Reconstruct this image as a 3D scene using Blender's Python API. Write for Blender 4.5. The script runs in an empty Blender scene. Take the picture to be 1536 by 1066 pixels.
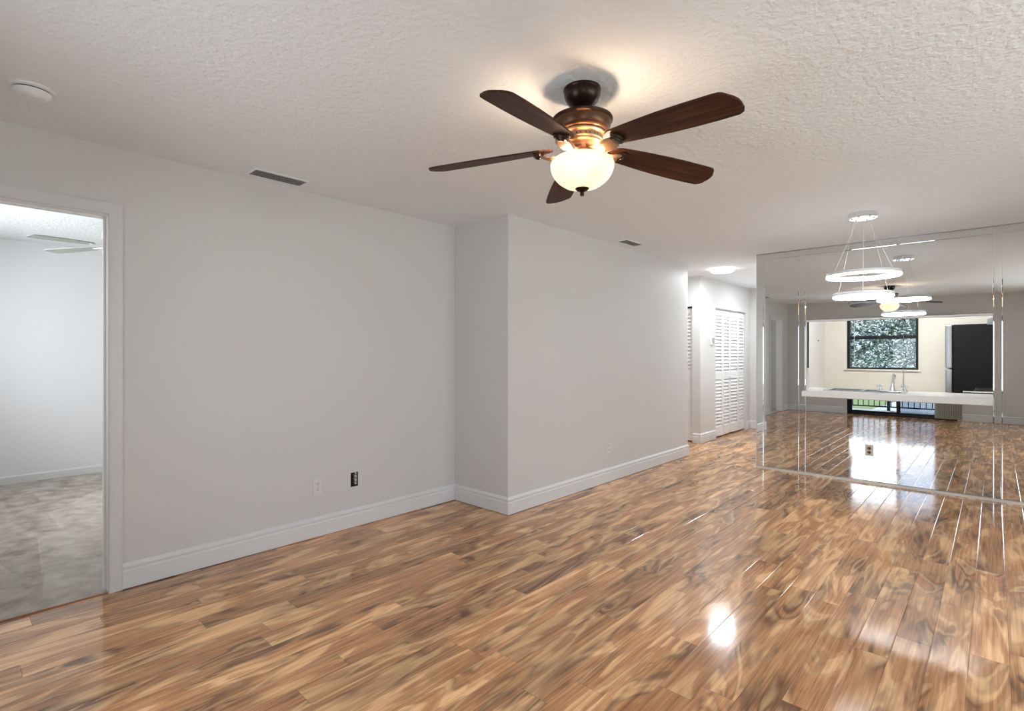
import bpy, bmesh, math, random
from mathutils import Vector, Matrix
random.seed(7)
PI = math.pi
S = bpy.context.scene
C = S.collection

# ------------------------------------------------------------------ camera
H = 2.44                      # ceiling height
cam_d = bpy.data.cameras.new('camera')
cam = bpy.data.objects.new('camera', cam_d)
C.objects.link(cam)
cam.location = (0, 0, 1.307)
cam.rotation_euler = (PI / 2, 0, 0.7478)
cam_d.sensor_width = 36
cam_d.lens = 780.5 / 1536 * 36
cam_d.shift_y = -3.0 / 1536
cam_d.clip_start = 0.02
cam_d.clip_end = 300
S.camera = cam

# ------------------------------------------------------------------ world, sun, daylight
S.view_settings.view_transform = 'Standard'
S.view_settings.look = 'None'
S.view_settings.gamma = 1
S.view_settings.use_curve_mapping = False
S.view_settings.exposure = 0.52

W = bpy.data.worlds.new('world')
S.world = W
W.use_nodes = True
bg = W.node_tree.nodes['Background']
bg.inputs[0].default_value = (0.72, 0.86, 1.0, 1)
bg.inputs[1].default_value = 1.1

sun_d = bpy.data.lights.new('sun', 'SUN')
sun_d.energy = 4.5
sun_d.angle = math.radians(1.0)
sun_d.color = (1, .96, .88)
sun = bpy.data.objects.new('sun', sun_d)
C.objects.link(sun)
sun.rotation_euler = (math.radians(27), math.radians(-15), 0)


def area(name, loc, rot, sx, sy, power, color=(1, 1, 1)):
    d = bpy.data.lights.new(name, 'AREA')
    d.shape = 'RECTANGLE'
    d.size, d.size_y = sx, sy
    d.energy = power
    d.color = color
    o = bpy.data.objects.new(name, d)
    C.objects.link(o)
    o.location = loc
    o.rotation_euler = rot
    return o


# daylight through patio and bedroom glazing, plus fill at two added windows (each stands just outside its pane)
area('patio_daylight', (-1.45, -0.90, 1.27), (PI / 2 + .30, 0, 0), 1.75, 1.4, 33, (.88, .945, 1))
area('side_fill_light', (2.50, 2.6, 1.45), (0, PI / 2, 0), 1.5, 3.2, 62, (.88, .945, 1))  # fill lamp at an added side window, lights the left walls
area('bedroom_window_daylight', (-5.5, -0.90, 1.5), (PI / 2 - .30, 0, 0), 2.0, 1.3, 80, (.95, .975, 1))
area('back_fill_light', (1.45, -0.90, 1.25), (PI / 2 + .12, 0, 0), 1.25, 1.5, 48, (.87, .94, 1))  # fill lamp at an added back window, lights jog and ceiling


# ------------------------------------------------------------------ materials
def newmat(name):
    m = bpy.data.materials.new(name)
    m.use_nodes = True
    return m, m.node_tree.nodes, m.node_tree.links, m.node_tree.nodes['Principled BSDF']


def mat(name, col, rough=.5, metal=0, emit=None, es=0, noise=None, bump=None, spec=None, coat=0):
    """plain procedural material: slight colour noise and bump in object space"""
    m, N, L, P = newmat(name)
    P.inputs['Base Color'].default_value = (*col, 1)
    P.inputs['Roughness'].default_value = rough
    P.inputs['Metallic'].default_value = metal
    if spec is not None:
        P.inputs['Specular IOR Level'].default_value = spec
    if coat:
        P.inputs['Coat Weight'].default_value = coat
    if emit:
        P.inputs['Emission Color'].default_value = (*emit, 1)
        P.inputs['Emission Strength'].default_value = es
    tc = N.new('ShaderNodeTexCoord')
    if noise:
        sc, amt = noise
        n = N.new('ShaderNodeTexNoise')
        n.inputs['Scale'].default_value = sc
        n.inputs['Detail'].default_value = 4
        L.new(tc.outputs['Object'], n.inputs['Vector'])
        mx = N.new('ShaderNodeMix')
        mx.data_type = 'RGBA'
        mx.inputs[6].default_value = (*[c * (1 - amt) for c in col], 1)
        mx.inputs[7].default_value = (*[min(1, c * (1 + amt)) for c in col], 1)
        L.new(n.outputs['Fac'], mx.inputs[0])
        L.new(mx.outputs[2], P.inputs['Base Color'])
    if bump:
        sc, st, dist = bump
        n = N.new('ShaderNodeTexNoise')
        n.inputs['Scale'].default_value = sc
        n.inputs['Detail'].default_value = 3
        L.new(tc.outputs['Object'], n.inputs['Vector'])
        b = N.new('ShaderNodeBump')
        b.inputs['Strength'].default_value = st
        b.inputs['Distance'].default_value = dist
        L.new(n.outputs['Fac'], b.inputs['Height'])
        L.new(b.outputs[0], P.inputs['Normal'])
    return m


M = {}
M['wall'] = mat('wall_paint', (.665, .652, .632), .55, bump=(90, .12, .002))
M['ceiling'] = mat('ceiling_paint', (.862, .885, .905), .8, bump=(42, .8, .010))
M['trim'] = mat('trim_paint', (.74, .738, .735), .35, noise=(3, .01))
M['casing'] = mat('casing_paint', (.675, .665, .65), .4, noise=(3, .01))
M['bedroom'] = mat('bedroom_paint', (.80, .805, .82), .55, bump=(90, .12, .002))
M['kitchen'] = mat('kitchen_lit_beige', (.78, .768, .672), .5, bump=(90, .1, .002))  # beige light cast on the white kitchen paint put into the colour
M['white'] = mat('white_plastic', (.85, .85, .84), .3, noise=(20, .01))
M['door'] = mat('door_paint', (.86, .86, .86), .4, noise=(4, .01))
M['mirror'] = mat('mirror_silver', (.80, .81, .805), 0.0, 1.0)
M['bevel'] = mat('mirror_bevel', (.86, .87, .87), 0.02, 1.0)
M['chrome'] = mat('chrome', (.82, .83, .84), .12, 1.0)
M['steel'] = mat('brushed_steel', (.45, .46, .47), .3, 1.0, noise=(60, .08))
M['alu'] = mat('satin_metal_track', (.84, .79, .72), .35, .15)
M['black_frame'] = mat('black_aluminium', (.012, .014, .018), .35, .4, noise=(9, .1))
M['fridge_side'] = mat('black_fridge_side', (.010, .010, .011), .5, spec=.2, noise=(30, .3), bump=(200, .1, .001))
M['counter'] = mat('counter_laminate', (.90, .89, .86), .25, noise=(30, .02))
M['dark'] = mat('dark_void', (.02, .02, .02), .9)
M['vent_dark'] = mat('vent_grey', (.07, .07, .07), .7)
M['bronze'] = mat('dark_bronze', (.035, .018, .012), .32, .75, noise=(14, .3))
M['motor'] = mat('motor_bronze', (.12, .055, .028), .35, .7, noise=(14, .3))
M['bronze_warm'] = mat('antique_bronze', (.46, .28, .17), .42, .7, noise=(25, .25))
M['cord'] = mat('cable_white', (.8, .8, .8), .4)
M['led'] = mat('led_diffuser', (.9, .9, .9), .4, emit=(.88, .95, 1), es=16)
M['hall_led'] = mat('hall_diffuser', (.9, .9, .9), .4, emit=(.97, .99, 1), es=6)
M['corridor_fill'] = mat('corridor_fill_glow', (.9, .9, .9), .4, emit=(1, .9, .85), es=9)
M['kitchen_fill'] = mat('kitchen_fill_glow', (.9, .9, .9), .4, emit=(.97, .98, 1), es=30)
M['socket'] = mat('brown_receptacle', (.16, .10, .06), .4)
M['cream'] = mat('cream_plate', (.75, .71, .62), .3)
M['plate'] = mat('wall_tone_plate', (.72, .71, .69), .35)
M['galv'] = mat('galvanised_box', (.32, .33, .33), .4, .8, noise=(80, .4))
M['blind'] = mat('blind_fabric', (.62, .60, .53), .7, noise=(40, .06))
M['concrete'] = mat('balcony_concrete', (.36, .40, .50), .8, noise=(12, .12))
M['grass'] = mat('grass', (.14, .21, .09), .95, noise=(.8, .45))
M['path'] = mat('path_concrete', (.36, .42, .46), .9, noise=(3, .1))
M['bark'] = mat('bark', (.12, .08, .05), .9, noise=(20, .3), bump=(30, .5, .02))
M['shade_white'] = mat('backlit_blade_dial_grey', (.36, .36, .355), .5, noise=(8, .03))  # white blades darkened as backlit shade; also the thermostat's grey dial cover
M['range_black'] = mat('black_enamel', (.01, .01, .011), .12, coat=.4)
M['acrylic'] = mat('clear_acrylic', (.72, .75, .75), .08, 0, spec=.9)
M['reducer'] = mat('reducer_wood', (.30, .12, .06), .3, noise=(30, .3))

# glass: a thin pane that lets light straight through with a Fresnel reflection
m, N, L, P = newmat('window_glass')
N.remove(P)
tr = N.new('ShaderNodeBsdfTransparent')
tr.inputs[0].default_value = (.96, .965, .97, 1)
gl = N.new('ShaderNodeBsdfGlossy')
gl.inputs['Roughness'].default_value = 0.0
fr = N.new('ShaderNodeFresnel')
fr.inputs[0].default_value = 1.35
ms = N.new('ShaderNodeMixShader')
L.new(fr.outputs[0], ms.inputs[0]); L.new(tr.outputs[0], ms.inputs[1]); L.new(gl.outputs[0], ms.inputs[2])
L.new(ms.outputs[0], N['Material Output'].inputs[0])
M['glass'] = m
m2 = m.copy(); m2.name = 'screened_glass'
for n in m2.node_tree.nodes:
    if n.type == 'BSDF_TRANSPARENT':
        n.inputs[0].default_value = (.58, .61, .66, 1)
M['glass_screen'] = m2

# frosted lit bowl
m, N, L, P = newmat('alabaster_glass')
P.inputs['Base Color'].default_value = (.9, .78, .6, 1)
P.inputs['Roughness'].default_value = .35
tc = N.new('ShaderNodeTexCoord')
n = N.new('ShaderNodeTexNoise'); n.inputs['Scale'].default_value = 5; n.inputs['Detail'].default_value = 2
L.new(tc.outputs['Object'], n.inputs['Vector'])
cr = N.new('ShaderNodeValToRGB')
cr.color_ramp.elements[0].position = .35; cr.color_ramp.elements[0].color = (1.0, .56, .30, 1)
cr.color_ramp.elements[1].position = .6; cr.color_ramp.elements[1].color = (1.0, .80, .52, 1)
L.new(n.outputs['Fac'], cr.inputs[0]); L.new(cr.outputs[0], P.inputs['Emission Color'])
P.inputs['Emission Strength'].default_value = .82
M['bowl'] = m


def mathn(N, L, op, a, b=None, c=None):
    n = N.new('ShaderNodeMath'); n.operation = op
    for i, v in enumerate((a, b, c)):
        if v is None: continue
        if isinstance(v, (int, float)): n.inputs[i].default_value = v
        else: L.new(v, n.inputs[i])
    return n.outputs[0]


def ramp(N, L, fac, stops):
    cr = N.new('ShaderNodeValToRGB')
    e = cr.color_ramp.elements
    while len(e) < len(stops): e.new(.5)
    for i, (p, col) in enumerate(stops):
        e[i].position = p; e[i].color = (*col, 1)
    L.new(fac, cr.inputs[0])
    return cr.outputs[0]


def mixc(N, L, mode, fac, a, b):
    n = N.new('ShaderNodeMix'); n.data_type = 'RGBA'; n.blend_type = mode
    for idx, v in ((0, fac), (6, a), (7, b)):
        if isinstance(v, (int, float)): n.inputs[idx].default_value = v
        elif isinstance(v, tuple): n.inputs[idx].default_value = (*v, 1)
        else: L.new(v, n.inputs[idx])
    return n.outputs[2]


def floor_material():
    m, N, L, P = newmat('acacia_laminate')
    PW, PL = .127, 1.21
    geo = N.new('ShaderNodeNewGeometry')
    sp = N.new('ShaderNodeSeparateXYZ'); L.new(geo.outputs['Position'], sp.inputs[0])
    X, Y = sp.outputs[0], sp.outputs[1]
    xs = mathn(N, L, 'DIVIDE', mathn(N, L, 'ADD', X, 20.02), PW)
    row = mathn(N, L, 'FLOOR', xs)
    wn = N.new('ShaderNodeTexWhiteNoise'); wn.noise_dimensions = '1D'; L.new(row, wn.inputs['W'])
    ys = mathn(N, L, 'ADD', mathn(N, L, 'DIVIDE', mathn(N, L, 'ADD', Y, 20), PL), wn.outputs['Value'])
    col = mathn(N, L, 'FLOOR', ys)
    cb = N.new('ShaderNodeCombineXYZ'); L.new(row, cb.inputs[0]); L.new(col, cb.inputs[1])
    wid = N.new('ShaderNodeTexWhiteNoise'); wid.noise_dimensions = '2D'; L.new(cb.outputs[0], wid.inputs['Vector'])
    sc = N.new('ShaderNodeSeparateColor'); L.new(wid.outputs['Color'], sc.inputs[0])
    r1, r2, r3 = sc.outputs[0], sc.outputs[1], sc.outputs[2]
    offx = mathn(N, L, 'MULTIPLY', r1, 37.0)
    offy = mathn(N, L, 'MULTIPLY', r2, 53.0)

    def vec(kx, ky):
        c = N.new('ShaderNodeCombineXYZ')
        L.new(mathn(N, L, 'ADD', mathn(N, L, 'MULTIPLY', X, kx), offx), c.inputs[0])
        L.new(mathn(N, L, 'ADD', mathn(N, L, 'MULTIPLY', Y, ky), offy), c.inputs[1])
        return c.outputs[0]

    def noise(v, scale, detail=3, dist=0, rough=.55):
        n = N.new('ShaderNodeTexNoise')
        n.inputs['Scale'].default_value = scale; n.inputs['Detail'].default_value = detail
        n.inputs['Distortion'].default_value = dist; n.inputs['Roughness'].default_value = rough
        L.new(v, n.inputs['Vector'])
        return n.outputs['Fac']
    # swirling growth figure: contour lines of a stretched noise field
    field = noise(vec(5.0, 1.05), 1.0, 2.5, 1.2, .5)
    bands = mathn(N, L, 'ADD', mathn(N, L, 'MULTIPLY', mathn(N, L, 'SINE', mathn(N, L, 'MULTIPLY', field, 50.0)), .5), .5)
    broad = mathn(N, L, 'ADD', mathn(N, L, 'MULTIPLY', mathn(N, L, 'SINE', mathn(N, L, 'MULTIPLY', field, 24.0)), .5), .5)
    patch = noise(vec(4.2, .85), 1.0, 3.5, .8, .6)
    grain = noise(vec(80, 2.2), 1.0, 4, .3, .6)
    fine = noise(vec(260, 12), 1.0, 2, 0, .5)
    mask = N.new('ShaderNodeMapRange'); mask.interpolation_type = 'SMOOTHSTEP'
    mask.inputs[1].default_value = .43; mask.inputs[2].default_value = .62
    L.new(patch, mask.inputs[0])
    base = ramp(N, L, mathn(N, L, 'ADD', mathn(N, L, 'MULTIPLY', grain, .75), mathn(N, L, 'MULTIPLY', broad, .25)),
                [(.22, (.27, .102, .041)), (.44, (.61, .30, .132)), (.68, (.88, .54, .27))])
    dk = mathn(N, L, 'MULTIPLY', mask.outputs[0], mathn(N, L, 'ADD', mathn(N, L, 'MULTIPLY', bands, .52), mathn(N, L, 'ADD', mathn(N, L, 'MULTIPLY', broad, .30), .14)))
    c1 = mixc(N, L, 'MIX', dk, base, (.068, .022, .012))
    # thin dark veins following the contours outside the burls
    vein = mathn(N, L, 'POWER', bands, 9.0)
    c1 = mixc(N, L, 'MIX', mathn(N, L, 'MULTIPLY', vein, .20), c1, (.10, .045, .028))
    c1 = mixc(N, L, 'MIX', mathn(N, L, 'MULTIPLY', fine, .16), c1, (.14, .07, .04))
    tone = mathn(N, L, 'ADD', mathn(N, L, 'MULTIPLY', r3, .42), 1.0)
    tc = N.new('ShaderNodeCombineColor')
    for i in range(3): L.new(tone, tc.inputs[i])
    c2 = mixc(N, L, 'MULTIPLY', 1.0, c1, tc.outputs[0])
    # seams
    fx = mathn(N, L, 'FRACT', xs); fy = mathn(N, L, 'FRACT', ys)
    dx = mathn(N, L, 'MULTIPLY', mathn(N, L, 'MINIMUM', fx, mathn(N, L, 'SUBTRACT', 1.0, fx)), PW)
    dy = mathn(N, L, 'MULTIPLY', mathn(N, L, 'MINIMUM', fy, mathn(N, L, 'SUBTRACT', 1.0, fy)), PL)
    d = mathn(N, L, 'MINIMUM', dx, dy)
    sm = N.new('ShaderNodeMapRange'); sm.inputs[1].default_value = 0; sm.inputs[2].default_value = .0030
    L.new(d, sm.inputs[0])
    line = N.new('ShaderNodeMapRange'); line.inputs[1].default_value = .0004; line.inputs[2].default_value = .0013
    line.inputs[3].default_value = .45; line.inputs[4].default_value = 0
    L.new(d, line.inputs[0])
    c3 = mixc(N, L, 'MIX', line.outputs[0], c2, (.06, .028, .015))
    L.new(c3, P.inputs['Base Color'])
    rr = mathn(N, L, 'ADD', mathn(N, L, 'MULTIPLY', noise(vec(3, 1), 2.0, 2), .06), .085)
    L.new(rr, P.inputs['Roughness'])
    P.inputs['IOR'].default_value = 1.52
    P.inputs['Specular IOR Level'].default_value = .5
    # bevelled seams plus a faint orange-peel waviness, and each board lying a hair out of plane
    b1 = N.new('ShaderNodeBump'); b1.inputs['Strength'].default_value = .85; b1.inputs['Distance'].default_value = .0012
    L.new(sm.outputs[0], b1.inputs['Height'])
    b2 = N.new('ShaderNodeBump'); b2.inputs['Strength'].default_value = .12; b2.inputs['Distance'].default_value = .0022
    L.new(noise(vec(16, 7), 1.0, 2), b2.inputs['Height']); L.new(b1.outputs[0], b2.inputs['Normal'])
    nv = N.new('ShaderNodeVectorMath'); nv.operation = 'ADD'
    off = N.new('ShaderNodeVectorMath'); off.operation = 'SUBTRACT'
    L.new(wid.outputs['Color'], off.inputs[0]); off.inputs[1].default_value = (.5, .5, .5)
    scv = N.new('ShaderNodeVectorMath'); scv.operation = 'MULTIPLY'; scv.inputs[1].default_value = (.012, .008, 0)
    L.new(off.outputs[0], scv.inputs[0])
    L.new(b2.outputs[0], nv.inputs[0]); L.new(scv.outputs[0], nv.inputs[1])
    nn = N.new('ShaderNodeVectorMath'); nn.operation = 'NORMALIZE'; L.new(nv.outputs[0], nn.inputs[0])
    L.new(nn.outputs[0], P.inputs['Normal'])
    return m


M['floor'] = floor_material()


def blade_material():
    m, N, L, P = newmat('cherry_blade_wood')
    tc = N.new('ShaderNodeTexCoord')
    mp = N.new('ShaderNodeMapping'); mp.inputs['Scale'].default_value = (3, 60, 3)
    L.new(tc.outputs['Object'], mp.inputs[0])
    n = N.new('ShaderNodeTexNoise'); n.inputs['Scale'].default_value = 1; n.inputs['Detail'].default_value = 5
    n.inputs['Distortion'].default_value = .6
    L.new(mp.outputs[0], n.inputs['Vector'])
    c = ramp(N, L, n.outputs['Fac'], [(.3, (.016, .004, .0015)), (.52, (.050, .014, .005)), (.72, (.11, .036, .013))])
    L.new(c, P.inputs['Base Color'])
    P.inputs['Roughness'].default_value = .5
    P.inputs['Specular IOR Level'].default_value = .22
    return m


M['blade'] = blade_material()


def carpet_material():
    m, N, L, P = newmat('plush_carpet')
    tc = N.new('ShaderNodeTexCoord')
    def noi(s, d, dist=0, sc=(1, 1, 1)):
        mp = N.new('ShaderNodeMapping'); mp.inputs['Scale'].default_value = sc; L.new(tc.outputs['Object'], mp.inputs[0])
        n = N.new('ShaderNodeTexNoise'); n.inputs['Scale'].default_value = s; n.inputs['Detail'].default_value = d
        n.inputs['Distortion'].default_value = dist
        L.new(mp.outputs[0], n.inputs['Vector']); return n.outputs['Fac']
    f = noi(240, 3)
    big = noi(7, 8, .2, (1.2, 1.2, 1))
    # vacuum tracks: overlapping wedge shaped nap directions
    v = N.new('ShaderNodeTexVoronoi'); v.inputs['Scale'].default_value = 2.3
    mp = N.new('ShaderNodeMapping'); mp.inputs['Scale'].default_value = (.8, 1.9, 1); mp.inputs['Rotation'].default_value = (0, 0, .5)
    L.new(tc.outputs['Object'], mp.inputs[0]); L.new(mp.outputs[0], v.inputs['Vector'])
    sc = N.new('ShaderNodeSeparateColor'); L.new(v.outputs['Color'], sc.inputs[0])
    t = mathn(N, L, 'ADD', mathn(N, L, 'MULTIPLY', big, .75), mathn(N, L, 'ADD', mathn(N, L, 'MULTIPLY', f, .35), mathn(N, L, 'MULTIPLY', sc.outputs[0], .16)))
    c = ramp(N, L, t, [(.42, (.31, .265, .22)), (.62, (.50, .445, .385)), (.85, (.68, .62, .55))])
    L.new(c, P.inputs['Base Color'])
    P.inputs['Roughness'].default_value = .95
    b = N.new('ShaderNodeBump'); b.inputs['Strength'].default_value = .8; b.inputs['Distance'].default_value = .01
    L.new(mathn(N, L, 'ADD', f, big), b.inputs['Height']); L.new(b.outputs[0], P.inputs['Normal'])
    return m


M['carpet'] = carpet_material()


def leaf_material(name, cols):
    m, N, L, P = newmat(name)
    g = N.new('ShaderNodeNewGeometry')
    c = ramp(N, L, g.outputs['Random Per Island'], cols)
    L.new(c, P.inputs['Base Color'])
    P.inputs['Roughness'].default_value = .25
    P.inputs['Subsurface Weight'].default_value = 0
    return m


M['leaf'] = leaf_material('glossy_leaves', [(0, (.03, .07, .06)), (.3, (.09, .18, .15)), (.6, (.32, .44, .42)), (1, (.72, .82, .82))])
M['leaf_far'] = leaf_material('far_leaves', [(0, (.02, .05, .015)), (.6, (.08, .17, .05)), (1, (.22, .34, .12))])


# ------------------------------------------------------------------ mesh helpers
def link(name, bm, m, parent=None, smooth=False, kind=None, loc=None):
    me = bpy.data.meshes.new(name)
    bmesh.ops.recalc_face_normals(bm, faces=bm.faces)
    bm.to_mesh(me); bm.free()
    if isinstance(m, (list, tuple)):
        for x in m: me.materials.append(x)
    else:
        me.materials.append(m)
    if smooth:
        for p in me.polygons: p.use_smooth = True
        try: me.set_sharp_from_angle(angle=math.radians(35))
        except Exception: pass
    o = bpy.data.objects.new(name, me)
    C.objects.link(o)
    if parent: o.parent = parent
    if loc: o.location = loc
    if kind: o['kind'] = kind
    return o


def box(bm, x0, x1, y0, y1, z0, z1, mi=0):
    vs = [bm.verts.new((x, y, z)) for x in (x0, x1) for y in (y0, y1) for z in (z0, z1)]
    for f in ((0, 1, 3, 2), (4, 6, 7, 5), (0, 4, 5, 1), (2, 3, 7, 6), (0, 2, 6, 4), (1, 5, 7, 3)):
        bm.faces.new([vs[i] for i in f]).material_index = mi
    return vs


def BM(): return bmesh.new()


def boxm(*bs):
    bm = BM()
    for b in bs: box(bm, *b)
    return bm


def bevel(bm, w, seg=2):
    bmesh.ops.bevel(bm, geom=list(bm.edges), offset=w, segments=seg, affect='EDGES', profile=.5)
    return bm


def lathe(bm, prof, n=48, c=(0, 0, 0), a0=0, a1=2 * PI):
    """revolve (r, z) points about the vertical axis"""
    full = abs(a1 - a0 - 2 * PI) < 1e-6
    rings = []
    for r, z in prof:
        if r < 1e-6:
            rings.append([bm.verts.new((c[0], c[1], c[2] + z))])
        else:
            rings.append([bm.verts.new((c[0] + r * math.cos(a0 + (a1 - a0) * k / n), c[1] + r * math.sin(a0 + (a1 - a0) * k / n), c[2] + z)) for k in range(n)])
    for A, B in zip(rings, rings[1:]):
        for k in range(n):
            j = (k + 1) % n
            if len(A) == 1 and len(B) == 1: continue
            if len(A) == 1: bm.faces.new((A[0], B[k], B[j]))
            elif len(B) == 1: bm.faces.new((A[k], B[0], A[j]))
            else: bm.faces.new((A[k], B[k], B[j], A[j]))
    return bm


def tube(bm, pts, r, n=8, cap=True):
    pts = [Vector(p) for p in pts]
    rs = r if isinstance(r, (list, tuple)) else [r] * len(pts)
    rings = []
    for i, p in enumerate(pts):
        d = (pts[min(i + 1, len(pts) - 1)] - pts[max(i - 1, 0)]).normalized()
        up = Vector((0, 0, 1)) if abs(d.z) < .95 else Vector((1, 0, 0))
        a = d.cross(up).normalized(); b = d.cross(a).normalized()
        rings.append([bm.verts.new(p + (a * math.cos(2 * PI * k / n) + b * math.sin(2 * PI * k / n)) * rs[i]) for k in range(n)])
    for A, B in zip(rings, rings[1:]):
        for k in range(n):
            j = (k + 1) % n
            bm.faces.new((A[k], A[j], B[j], B[k]))
    if cap:
        bm.faces.new(rings[0]); bm.faces.new(rings[-1])
    return bm


def wall(name, axis, a0, a1, t0, t1, z0, z1, m, holes=(), kind='structure'):
    """wall slab. axis 'y': runs along y, thickness in x (t0..t1); axis 'x': runs along x, thickness in y"""
    us = sorted({a0, a1, *[h[0] for h in holes], *[h[1] for h in holes]})
    zs = sorted({z0, z1, *[h[2] for h in holes], *[h[3] for h in holes]})
    us = [u for u in us if a0 <= u <= a1]; zs = [z for z in zs if z0 <= z <= z1]
    bm = BM()

    def solid(i, j):
        if i < 0 or j < 0 or i >= len(us) - 1 or j >= len(zs) - 1: return False
        cu, cz = (us[i] + us[i + 1]) / 2, (zs[j] + zs[j + 1]) / 2
        return not any(h[0] < cu < h[1] and h[2] < cz < h[3] for h in holes)
    V = {}

    def v(u, t, z):
        k = (u, t, z)
        if k not in V:
            V[k] = bm.verts.new((t, u, z) if axis == 'y' else (u, t, z))
        return V[k]
    for i in range(len(us) - 1):
        for j in range(len(zs) - 1):
            if not solid(i, j): continue
            u0, u1, w0, w1 = us[i], us[i + 1], zs[j], zs[j + 1]
            for t in (t0, t1):
                bm.faces.new((v(u0, t, w0), v(u1, t, w0), v(u1, t, w1), v(u0, t, w1)))
            if not solid(i - 1, j): bm.faces.new((v(u0, t0, w0), v(u0, t1, w0), v(u0, t1, w1), v(u0, t0, w1)))
            if not solid(i + 1, j): bm.faces.new((v(u1, t0, w0), v(u1, t1, w0), v(u1, t1, w1), v(u1, t0, w1)))
            if not solid(i, j - 1): bm.faces.new((v(u0, t0, w0), v(u1, t0, w0), v(u1, t1, w0), v(u0, t1, w0)))
            if not solid(i, j + 1): bm.faces.new((v(u0, t0, w1), v(u1, t0, w1), v(u1, t1, w1), v(u0, t1, w1)))
    return link(name, bm, m, kind=kind)


def sweep(name, pts, prof, m, side=1, parent=None, kind='structure', closed=False):
    """sweep a (d, z) profile along a floor polyline with mitred corners; d is measured to the left (side=1) of travel"""
    P2 = [Vector(p) for p in pts]
    bm = BM(); rings = []
    n = len(P2)
    for i in range(n):
        def nrm(a, b):
            d = (b - a).normalized(); return Vector((-d.y, d.x)) * side
        if i == 0: mv = nrm(P2[0], P2[1])
        elif i == n - 1: mv = nrm(P2[-2], P2[-1])
        else:
            n1, n2 = nrm(P2[i - 1], P2[i]), nrm(P2[i], P2[i + 1])
            mv = (n1 + n2); mv = mv / mv.dot(n1)
        rings.append([bm.verts.new((P2[i].x + mv.x * d, P2[i].y + mv.y * d, z)) for d, z in prof])
    k = len(prof)
    for A, B in zip(rings, rings[1:]):
        for j in range(k):
            q = (j + 1) % k
            bm.faces.new((A[j], A[q], B[q], B[j]))
    bm.faces.new(rings[0]); bm.faces.new(rings[-1])
    return link(name, bm, m, parent=parent, kind=kind)


def tag(o, label, cat, group=None):
    o['label'] = label; o['category'] = cat
    if group: o['group'] = group
    return o


def empty(name, loc=(0, 0, 0), rot=(0, 0, 0)):
    o = bpy.data.objects.new(name, None); C.objects.link(o)
    o.location = loc; o.rotation_euler = rot
    o.empty_display_size = .05
    return o


def dup(o, parent=None, **kw):
    c = o.copy(); C.objects.link(c)
    if parent: c.parent = parent
    for k, v in kw.items(): setattr(c, k, v)
    for ch in list(o.children): dup(ch, c)
    return c


# ------------------------------------------------------------------ room shell
XA, XB, YJ, YE = -3.547, -2.889, 3.068, 6.43      # left wall, bumped-out wall, jog, its far end
YM, XM = 6.288, -2.006                           # mirror face, mirror's left end
YB, XR = -0.70, 2.30                             # patio wall, right wall
T = .12
YK = 9.30                                         # kitchen far wall
XH = -3.135                                       # hall closet wall
YH = 7.40                                         # hall return wall
EPS = .001

bm = boxm((XA, XR + T, YB - T, YE, -.12, 0), (-5.2, XR + T, YE, 9.7, -.12, 0))
link('floor', bm, M['floor'], kind='structure')
bm = boxm((-7.3 - T, XA, YB - T, 3.4, -.12, .008))
link('floor_bedroom', bm, M['carpet'], kind='structure')
bm = boxm((-7.5, XR + .3, YB - .3, 9.9, H, H + .25))
link('ceiling', bm, M['ceiling'], kind='structure')

DY0, DY1, DZ = -.27, .597, 2.079                  # bedroom doorway
wall('wall_left', 'y', YB, YJ + .12, XA - T, XA, 0, H, M['wall'],
     holes=[(DY0, DY1, -1, DZ), (2.042, 2.103, .304, .410)])
wall('wall_left_jog', 'x', XA, XB, YJ, YJ + T, 0, H, M['wall'])
wall('wall_left_far', 'y', YJ + T, YE, XB - T, XB, 0, H, M['wall'])
SX0, SX1, SZ = -2.36, -.53, 2.03                  # patio slider opening
wall('wall_back', 'x', -7.3, XR + T, YB - T, YB, 0, H, M['wall'],
     holes=[(SX0, SX1, -1, SZ), (-6.5, -4.5, .85, 2.1), (.75, 2.15, .45, 2.1)])
wall('wall_right', 'y', YB, YM + T, XR, XR + T, 0, H, M['wall'], holes=[(1.0, 4.2, .75, 2.1)])
OX0, OX1, OZ0, OZ1 = -1.502, -.009, .845, 1.662   # pass-through
wall('wall_front', 'x', XM + .004, XR, YM + .012, YM + T, 0, H, M['trim'], holes=[(OX0, OX1, OZ0, OZ1)])
wall('wall_kitchen_left', 'y', YM + T, YK + .2, XM, XM + .055, 0, H, M['trim'])
KWX0, KWX1, KWZ0, KWZ1 = -1.657, -.79, 1.075, 2.02
wall('wall_kitchen_far', 'x', XM, .6, YK, YK + T, 0, H, M['kitchen'], holes=[(KWX0, KWX1, KWZ0, KWZ1)])
wall('wall_kitchen_right', 'y', YM + T, YK, .42, .42 + T, 0, H, M['kitchen'])
# hall
BY0, BY1, BZ = 7.965, 9.30, 2.005
wall('wall_hall_left', 'y', YH, 9.62, XH - T, XH, 0, H, M['wall'], holes=[(BY0, BY1, -1, BZ)])
wall('wall_hall_end', 'x', XH - .8, XM + .055, 9.50, 9.62, 0, H, M['wall'])
wall('wall_hall_return', 'x', -4.6, XH - T, YH, YH + T, 0, H, M['wall'], holes=[(-4.05, -3.245, -1, 2.0)])
wall('wall_corridor_end', 'y', YE - T, YH + T, -4.72, -4.6, 0, H, M['wall'])
wall('wall_corridor_near', 'x', -4.6, XB - T, YE - T, YE, 0, H, M['wall'])
wall('wall_closet_back', 'y', YH + T, 9.5, -3.85, -3.75, 0, H, M['wall'])
# bedroom
wall('wall_bedroom_far', 'y', YB, 3.4, -7.3, -7.2, 0, H, M['bedroom'])
wall('wall_bedroom_side', 'x', -7.2, XA - T, 3.28, 3.4, 0, H, M['wall'])
wall('wall_corridor_closure', 'y', 3.4, YE - T, -4.72, -4.6, 0, H, M['wall'])

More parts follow.
